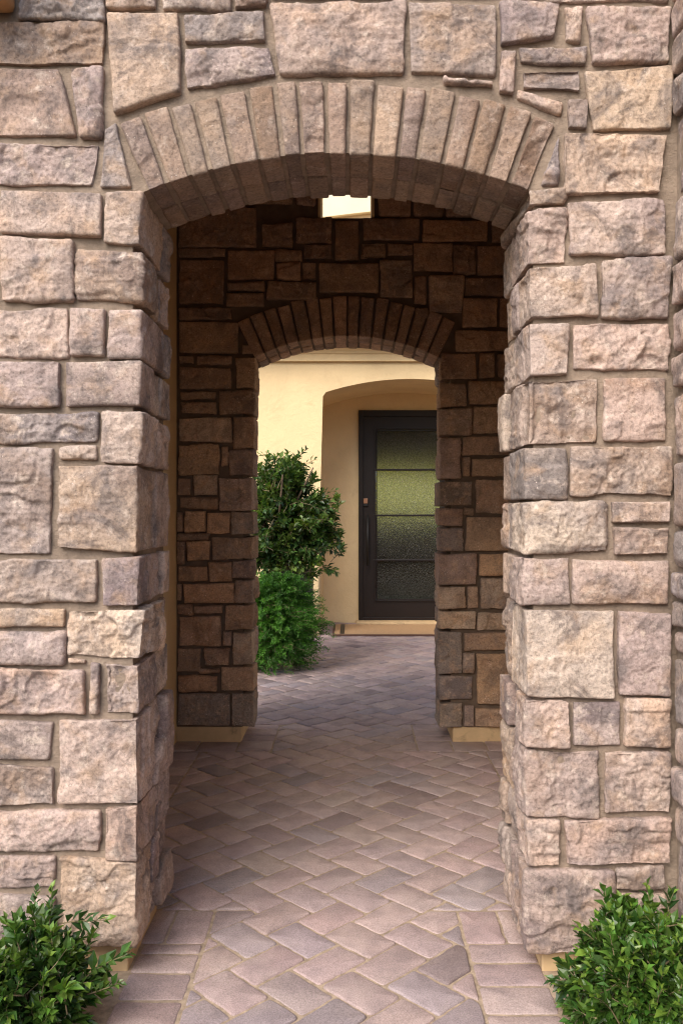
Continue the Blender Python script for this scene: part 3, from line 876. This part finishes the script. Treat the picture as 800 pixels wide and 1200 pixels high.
for (xa, xb, zA, zB) in ((a0_, GX0 - 0.03, b0_, b1_), (GX1 + 0.03, a1_, b0_, b1_), (GX0 - 0.03, GX1 + 0.03, b0_, GZ0 - 0.03), (GX0 - 0.03, GX1 + 0.03, GZ1 + 0.03, b1_)):
    add_box(bm, xa, xb, YN - 0.005, YN + 0.05, zA, zB, 0.002)
bm_obj('sash', bm, M_IRON, door)
bm = bmesh.new()
for d, y in ((0.03, -0.02), (0.012, -0.006)):
    for (xa, xb, zA, zB) in ((GX0 - d, GX0 - d + 0.014, GZ0 - d, GZ1 + d), (GX1 + d - 0.014, GX1 + d, GZ0 - d, GZ1 + d),
                             (GX0 - d + 0.014, GX1 + d - 0.014, GZ0 - d, GZ0 - d + 0.014), (GX0 - d + 0.014, GX1 + d - 0.014, GZ1 + d - 0.014, GZ1 + d)):
        add_box(bm, xa, xb, YN + y, YN + 0.04, zA, zB, 0.003)
bm_obj('glazing_bead', bm, M_IRON, door)
bm = bmesh.new(); add_box(bm, GX0 - 0.012, GX1 + 0.012, YN + 0.022, YN + 0.030, GZ0 - 0.012, GZ1 + 0.012); bm_obj('glass', bm, M_GLASS, door)
for py in (550.5, 604, 656.5):
    z = H + (YH - py) * sD
    bm = bmesh.new(); add_box(bm, GX0 - 0.045, GX1 + 0.02, YN - 0.012, YN + 0.018, z - 0.012, z + 0.012, 0.004); bm_obj('glazing_bar', bm, M_IRON, door)
lx = (428.2 - X0) * sD; lz = H + (YH - 588) * sD
bm = bmesh.new(); add_box(bm, lx - 0.034, lx + 0.034, YN - 0.03, YN - 0.005, lz - 0.06, lz + 0.045, 0.012, 3); lock = bm_obj('door_lock', bm, M_BLACK, door)
bm = bmesh.new(); add_box(bm, lx - 0.026, lx + 0.026, YN - 0.038, YN - 0.031, lz - 0.022, lz + 0.038, 0.003); bm_obj('lock_cover', bm, M_COPPER, door)
hx = (430.5 - X0) * sD; hz0, hz1 = H + (YH - 662) * sD, H + (YH - 604) * sD
bm = bmesh.new()
add_tube(bm, [(hx, YN - 0.075, hz0), (hx, YN - 0.075, hz1)], [0.013, 0.013], 10)
for z in (hz0 + 0.08, hz1 - 0.08): add_tube(bm, [(hx, YN - 0.07, z), (hx, YN - 0.004, z)], [0.010, 0.012], 10)
bm_obj('pull_handle', bm, M_BLACK, door, True)

# ---- room behind the glass
bm = bmesh.new(); add_box(bm, -1.0, 2.4, YN + 0.2, 15.2, -0.2, 0.03); bm_obj('room_floor', bm, M_TILE, house)
bm = bmesh.new()
add_box(bm, -1.1, -1.0, YN + 0.2, 15.2, -0.03, 3.4); add_box(bm, 2.4, 2.5, YN + 0.2, 15.2, -0.03, 3.4)
add_box(bm, -1.0, 2.4, 15.2, 15.3, 2.10, 3.4)
bm_obj('room_wall', bm, M_CEIL, house)
bm = bmesh.new(); add_box(bm, -1.2, 2.6, YN + 0.2, 15.3, 3.401, 3.5); bm_obj('room_ceiling', bm, M_CEIL, house)
bm = bmesh.new(); add_box(bm, -0.9, 2.3, 14.5, 15.15, 0.031, 0.8, 0.04); add_box(bm, -0.95, 2.35, 14.95, 15.19, 0.032, 1.28, 0.04)
tag(bm_obj('sofa', bm, M_DARK), 'dark sofa blurred behind the rippled door glass', 'sofa')

# ================================================================== doormat
mat = thing('doormat', 'tan coir doormat with dark border and one black stripe before the door', 'doormat', (0.45, 9.6, 0))
mx0, mx1, my0, my1 = -0.235, 1.25, 9.15, 10.02
bm = bmesh.new(); add_box(bm, mx0, mx1, my0, my1, 0.003, 0.014, 0.003); bm_obj('mat_border', bm, M_MATB, mat)
bm = bmesh.new(); add_box(bm, mx0 + 0.025, mx1 - 0.025, my0 + 0.05, my1 - 0.03, 0.0145, 0.019, 0.002); bm_obj('mat_pile', bm, M_MAT, mat)
bm = bmesh.new(); add_box(bm, mx0 + 0.085, mx0 + 0.135, my0 + 0.052, my1 - 0.032, 0.0195, 0.021); bm_obj('mat_stripe', bm, M_BLACK, mat)

# ================================================================== roof beam end at the top left corner
bx, bz = (17 - X0) * YF / F, H + (YH - 14) * YF / F
bm = bmesh.new()
add_box(bm, bx - 0.13, bx, 2.27, YF + 0.02, bz, bz + 0.16, 0.02, 4)
tag(bm_obj('beam_end', bm, M_WOOD), 'rounded tan wooden beam end jutting from the wall at the top left corner', 'beam')

# ================================================================== unseen wall added behind the camera to block low sky light
bm = bmesh.new(); add_box(bm, -9, 9, -5.3, -5.0, -0.03, 1.9); add_box(bm, -9.05, 9.05, -5.35, -4.95, 1.901, 2.0, 0.02)
tag(bm_obj('sky_block_wall', bm, M_STUCCO), 'added cream wall, unseen behind the camera, blocking low sky light', 'wall')

# ================================================================== plants
LEAF_F = np.array([[0, 2, 4], [2, 3, 4], [0, 4, 1], [4, 3, 1]])
def leaves(base, dirs, ups, length, width, cup=0.12, droop=0.1):
    """arrays of leaf frames -> verts, faces"""
    d = dirs / np.linalg.norm(dirs, axis=1, keepdims=True)
    s = np.cross(d, ups); s /= np.maximum(np.linalg.norm(s, axis=1, keepdims=True), 1e-6)
    n = np.cross(s, d)
    L = length[:, None]; W = width[:, None]
    v0 = base
    mid = base + d * L * 0.52
    v1 = mid - s * W * 0.5 + n * L * cup
    v2 = mid + s * W * 0.5 + n * L * cup
    v3 = base + d * L - n * L * droop
    V = np.stack([v0, v1, v2, v3, mid], 1).reshape(-1, 3)
    k = len(base)
    Fq = (LEAF_F[None] + (np.arange(k) * 5)[:, None, None]).reshape(-1, 3)
    return V, Fq

def bush(parent, shoots, leaf_len, leaf_w, cols, stem_r, nleaf=12, spread=55, young=0.25, name='foliage', mat=None, stem_name='stems', light=(0.16, 0.26, 0.04)):
    """shoots: list of (start, end) points; leaves set alternately along the outer part of each"""
    B, D, U, LL, WW, TT = [], [], [], [], [], []
    bm = bmesh.new()
    for a, b in shoots:
        a = np.array(a); b = np.array(b)
        ax = b - a; ln = np.linalg.norm(ax); axn = ax / ln
        bend = rng.normal(0, 0.06, 3) * ln
        pts = [a + ax * t + bend * math.sin(math.pi * t) for t in (0, 0.35, 0.7, 1.0)]
        add_tube(bm, [tuple(p) for p in pts], [stem_r, stem_r * 0.8, stem_r * 0.55, stem_r * 0.3], 4)
        o = np.cross(axn, rng.normal(0, 1, 3)); o /= np.linalg.norm(o)
        o2 = np.cross(axn, o)
        sc = rng.uniform(0.75, 1.2)
        base_col = np.array(cols[rng.integers(len(cols))]) * rng.uniform(0.8, 1.2)
        for k in range(nleaf):
            t = 0.25 + 0.75 * (k + rng.uniform(0, 0.6)) / nleaf
            t = min(t, 1.0)
            p = a + ax * t + bend * math.sin(math.pi * t)
            ang = k * 2.4 + rng.uniform(-0.4, 0.4)
            rad = o * math.cos(ang) + o2 * math.sin(ang)
            th = R(spread + rng.uniform(-18, 18)) * (1.1 - 0.6 * t)
            dv = axn * math.cos(th) + rad * math.sin(th) + np.array([0, 0, rng.uniform(-0.15, 0.15)])
            B.append(p); D.append(dv); U.append(np.array([0, 0, 1.0]) + rng.normal(0, 0.35, 3))
            s = sc * rng.uniform(0.7, 1.15) * (1.0 if t < 0.85 else 0.75)
            LL.append(leaf_len * s); WW.append(leaf_w * s * rng.uniform(0.85, 1.15))
            c = base_col * rng.uniform(0.6, 1.4) * np.array([rng.uniform(0.85, 1.3), 1, rng.uniform(0.7, 1.1)])
            if t > 0.8 and rng.random() < young: c = np.array(light) * rng.uniform(0.8, 1.2)
            TT.append(np.tile(c, (5, 1)))
    V, Fq = leaves(np.array(B), np.array(D), np.array(U), np.array(LL), np.array(WW))
    mesh_np(name, V, [Fq], mat or M_LEAF, parent, np.concatenate(TT), smooth=False)
    bm_obj(stem_name, bm, M_TWIG, parent)

GREENS = [(0.045, 0.105, 0.022), (0.06, 0.135, 0.027), (0.035, 0.085, 0.022), (0.09, 0.185, 0.035)]
def blob_shoots(cx, cy, cz, rx, ry, rz, n, ln, zmin=0.0, up=0.55, core=None, lump=0.25, seed=0):
    out = []
    while len(out) < n:
        v = rng.normal(0, 1, 3); v /= np.linalg.norm(v)
        if v[2] < -0.55: continue
        rad = rng.uniform(0.35, 1.0) ** 0.5
        rad *= 1 + lump * float(fbm(v[None] * 2.2 + seed, 2, 40)[0])
        p = np.array([cx + v[0] * rx * rad, cy + v[1] * ry * rad, cz + v[2] * rz * rad])
        if p[2] < zmin: continue
        d = v * 0.8 + np.array([0, 0, up]) + rng.normal(0, 0.35, 3); d /= np.linalg.norm(d)
        l = ln * rng.uniform(0.6, 1.3)
        out.append((p - d * l, p))
    return out

sh = blob_shoots(-0.88, 2.16, 0.10, 0.26, 0.17, 0.18, 250, 0.12, 0.02, 0.4, seed=3)
sh += blob_shoots(-0.83, 2.22, 0.19, 0.10, 0.09, 0.12, 30, 0.12, 0.1, 0.9, seed=4)
sh += blob_shoots(-1.15, 2.1, 0.10, 0.2, 0.2, 0.22, 70, 0.13, 0.02, seed=5)
sh += [((-0.72, 2.2, 0.12), (-0.585, 2.2, 0.20)), ((-0.70, 2.18, 0.1), (-0.60, 2.15, 0.15)), ((-0.80, 2.25, 0.25), (-0.665, 2.25, 0.26)), ((-0.82, 2.24, 0.2), (-0.815, 2.26, 0.345)), ((-0.87, 2.24, 0.2), (-0.86, 2.27, 0.335))]
b1 = thing('leafy_bush', 'low glossy green bush at the foot of the left stone pier', 'bush', (-0.9, 2.2, 0), 'bushes at the foot of the archway')
bush(b1, sh, 0.041, 0.021, GREENS, 0.0022, 16)
sh = blob_shoots(0.785, 2.17, 0.14, 0.24, 0.17, 0.185, 330, 0.12, 0.02, 0.4, seed=8)
sh += blob_shoots(0.72, 2.22, 0.23, 0.12, 0.08, 0.10, 44, 0.11, 0.1, 0.9, seed=9)
sh += blob_shoots(0.86, 2.10, 0.15, 0.14, 0.16, 0.17, 70, 0.12, 0.02, seed=10)
sh += [((0.62, 2.2, 0.06), (0.555, 2.15, 0.05)), ((0.66, 2.2, 0.2), (0.585, 2.2, 0.27)), ((0.70, 2.24, 0.22), (0.675, 2.25, 0.345)), ((0.80, 2.24, 0.22), (0.79, 2.25, 0.36)), ((0.84, 2.24, 0.2), (0.86, 2.25, 0.335))]
b2 = thing('leafy_bush', 'full bright green bush at the foot of the right stone pier', 'bush', (0.75, 2.2, 0), 'bushes at the foot of the archway')
bush(b2, sh, 0.041, 0.021, [(0.045, 0.11, 0.02), (0.06, 0.14, 0.026), (0.035, 0.085, 0.02), (0.09, 0.19, 0.035)], 0.0022, 16, young=0.35)

# small broad-leaved tree in the courtyard
tree = thing('courtyard_tree', 'small glossy leaved evergreen tree against the cream house wall', 'tree', (-0.72, 7.75, 0))
bm = bmesh.new()
add_tube(bm, [(-0.72, 7.75, -0.03), (-0.73, 7.74, 0.4), (-0.70, 7.76, 0.8), (-0.68, 7.75, 1.3)], [0.05, 0.042, 0.035, 0.018], 8)
for k in range(9):
    an = k * 0.7
    add_tube(bm, [(-0.71, 7.75, 0.55 + 0.06 * k), (-0.71 + 0.25 * math.cos(an), 7.75 + 0.2 * math.sin(an), 0.9 + 0.07 * k), (-0.71 + 0.45 * math.cos(an), 7.75 + 0.35 * math.sin(an), 1.2 + 0.07 * k)], [0.018, 0.012, 0.006], 6)
bm_obj('trunk', bm, M_BARK, tree, True)
sh = blob_shoots(-0.76, 7.75, 1.36, 0.50, 0.44, 0.50, 430, 0.24, 0.74, 0.35, lump=0.55, seed=12)
sh += blob_shoots(-0.42, 7.70, 1.12, 0.33, 0.30, 0.26, 210, 0.22, 0.80, 0.15, lump=0.6, seed=13)
sh += blob_shoots(-0.34, 7.70, 1.36, 0.22, 0.22, 0.20, 75, 0.20, 0.9, 0.45, lump=0.6, seed=16)
sh += blob_shoots(-0.62, 7.70, 1.68, 0.26, 0.26, 0.20, 60, 0.24, 1.2, 0.8, lump=0.5, seed=14)
sh += blob_shoots(-0.72, 7.55, 0.95, 0.42, 0.3, 0.28, 200, 0.20, 0.60, -0.1, lump=0.5, seed=15)
sh += [((-0.6, 7.7, 1.7), (-0.88 + 0.09 * k, 7.7, 1.90 + 0.06 * math.sin(k * 3))) for k in range(7)]
sh += [((-0.4, 7.7, 1.40), (-0.16, 7.65, 1.50)), ((-0.4, 7.7, 1.38), (-0.14, 7.66, 1.47)), ((-0.35, 7.7, 1.3), (-0.20, 7.66, 1.36)), ((-0.3, 7.7, 1.08), (-0.12, 7.66, 1.06)), ((-0.3, 7.7, 1.05), (-0.11, 7.66, 0.98)), ((-0.3, 7.7, 1.15), (-0.13, 7.66, 1.17))]
sh = [q for q in sh if q[1][0] < -0.07 and q[1][2] < 2.0]
bush(tree, sh, 0.076, 0.040, [(0.055, 0.120, 0.036), (0.070, 0.150, 0.040), (0.042, 0.092, 0.032), (0.13, 0.22, 0.05)], 0.004, 14, 60, 0.55, 'crown', None, 'twigs', light=(0.14, 0.22, 0.05))

# feathery fern in front of it
fern = thing('feathery_fern', 'feathery bright green fern bush spilling onto the courtyard pavers', 'fern', (-0.68, 7.25, 0))
B, D, U, LL, WW, TT = [], [], [], [], [], []
bm = bmesh.new()
for k in range(1250):
    v = rng.normal(0, 1, 3); v /= np.linalg.norm(v)
    v[2] = v[2] if v[2] > -0.75 else -v[2]
    rad = rng.uniform(0.35, 1.0) ** 0.5 * (1 + 0.16 * float(fbm(v[None] * 2.5, 2, 77)[0]))
    cen = np.array([-0.68, 7.25, 0.42])
    tip = cen + v * np.array([0.44, 0.40, 0.52]) * rad
    tip[2] = max(tip[2], rng.uniform(0.02, 0.12))
    d = np.array([v[0], v[1], 0.55 + 0.5 * v[2]]) + rng.normal(0, 0.3, 3); d /= np.linalg.norm(d)
    ln = rng.uniform(0.14, 0.26)
    pts = np.array([tip - d * ln * (1 - t) - np.array([0, 0, 0.10 * ln * t * t * 4]) + np.array([v[0], v[1], 0]) * 0.06 * t * t for t in np.linspace(0, 1, 7)])
    pts[:, 2] = np.maximum(pts[:, 2], 0.02)
    if k % 3 == 0: add_tube(bm, [tuple(p) for p in pts], [0.002] * 6 + [0.001], 3)
    col = np.array([(0.065, 0.185, 0.022), (0.095, 0.25, 0.03), (0.045, 0.135, 0.02)][rng.integers(3)])
    nn = 44
    for j in range(nn):
        t = 0.1 + 0.9 * j / nn
        f = t * 6; i = min(5, int(f)); p = pts[i] + (pts[i + 1] - pts[i]) * (f - i)
        ax = pts[i + 1] - pts[i]; ax = ax / max(1e-6, np.linalg.norm(ax))
        rv = np.cross(ax, rng.normal(0, 1, 3)); rv /= np.linalg.norm(rv)
        B.append(p); D.append(ax * 0.8 + rv); U.append(rng.normal(0, 1, 3) + np.array([0, 0, 1.0]))
        LL.append(rng.uniform(0.025, 0.045) * (1.15 - 0.5 * t)); WW.append(0.0065)
        TT.append(np.tile(col * rng.uniform(0.7, 1.35) * (0.85 + 0.4 * t), (5, 1)))
V, Fq = leaves(np.array(B), np.array(D), np.array(U), np.array(LL), np.array(WW))
mesh_np('fronds', V, [Fq], M_FERN, fern, np.concatenate(TT), smooth=False)
bm_obj('stems', bm, M_TWIG, fern)

# hedge in the garden beyond the house
hedge = thing('garden_hedge', 'sunny green hedge glimpsed through the rippled glass of the door', 'hedge', (0.7, 18.5, 0))
B = rng.uniform((-3, 18.0, 0.0), (4.5, 19.2, 3.2), (9000, 3)); D = rng.normal(0, 1, (9000, 3)); U = rng.normal(0, 1, (9000, 3)) + np.array([0, -0.5, 1])
V, Fq = leaves(B, D, U, rng.uniform(0.1, 0.18, 9000), rng.uniform(0.06, 0.1, 9000))
T = np.repeat(np.array([(0.50, 0.47, 0.035), (0.58, 0.52, 0.04), (0.42, 0.41, 0.03)])[rng.integers(0, 3, 9000)], 5, axis=0)
mesh_np('foliage', V, [Fq], M_LEAF, hedge, T, smooth=False)

# soil bed under the courtyard plants and soil along the front wall
def mound(name, x0, x1, y0, y1, h):
    n = 40
    X, Y = np.meshgrid(np.linspace(x0, x1, n), np.linspace(y0, y1, n), indexing='ij')
    P = np.stack([X.ravel(), Y.ravel(), np.zeros(n * n)], 1)
    u = np.linspace(-1, 1, n); e = np.minimum(1, 4 * (1 - np.abs(u)))
    P[:, 2] = 0.004 + (h + 0.012 * fbm(P * 9, 3, 3)) * np.outer(e, e).ravel() - 0.03 * (1 - np.outer(e, e).ravel())
    i = (np.arange(n - 1)[:, None] * n + np.arange(n - 1)[None]).ravel()
    o = mesh_np(name, P, [np.stack([i, i + n, i + n + 1, i + 1], 1)], M_SOIL)
    o['kind'] = 'structure'
mound('planting_bed', -3.2, -0.62, 6.95, 9.19, 0.02)
mound('front_bed', -2.3, -0.68, 0.9, 2.47, 0.015)
mound('front_bed', 0.58, 0.95, 0.9, 2.47, 0.015)
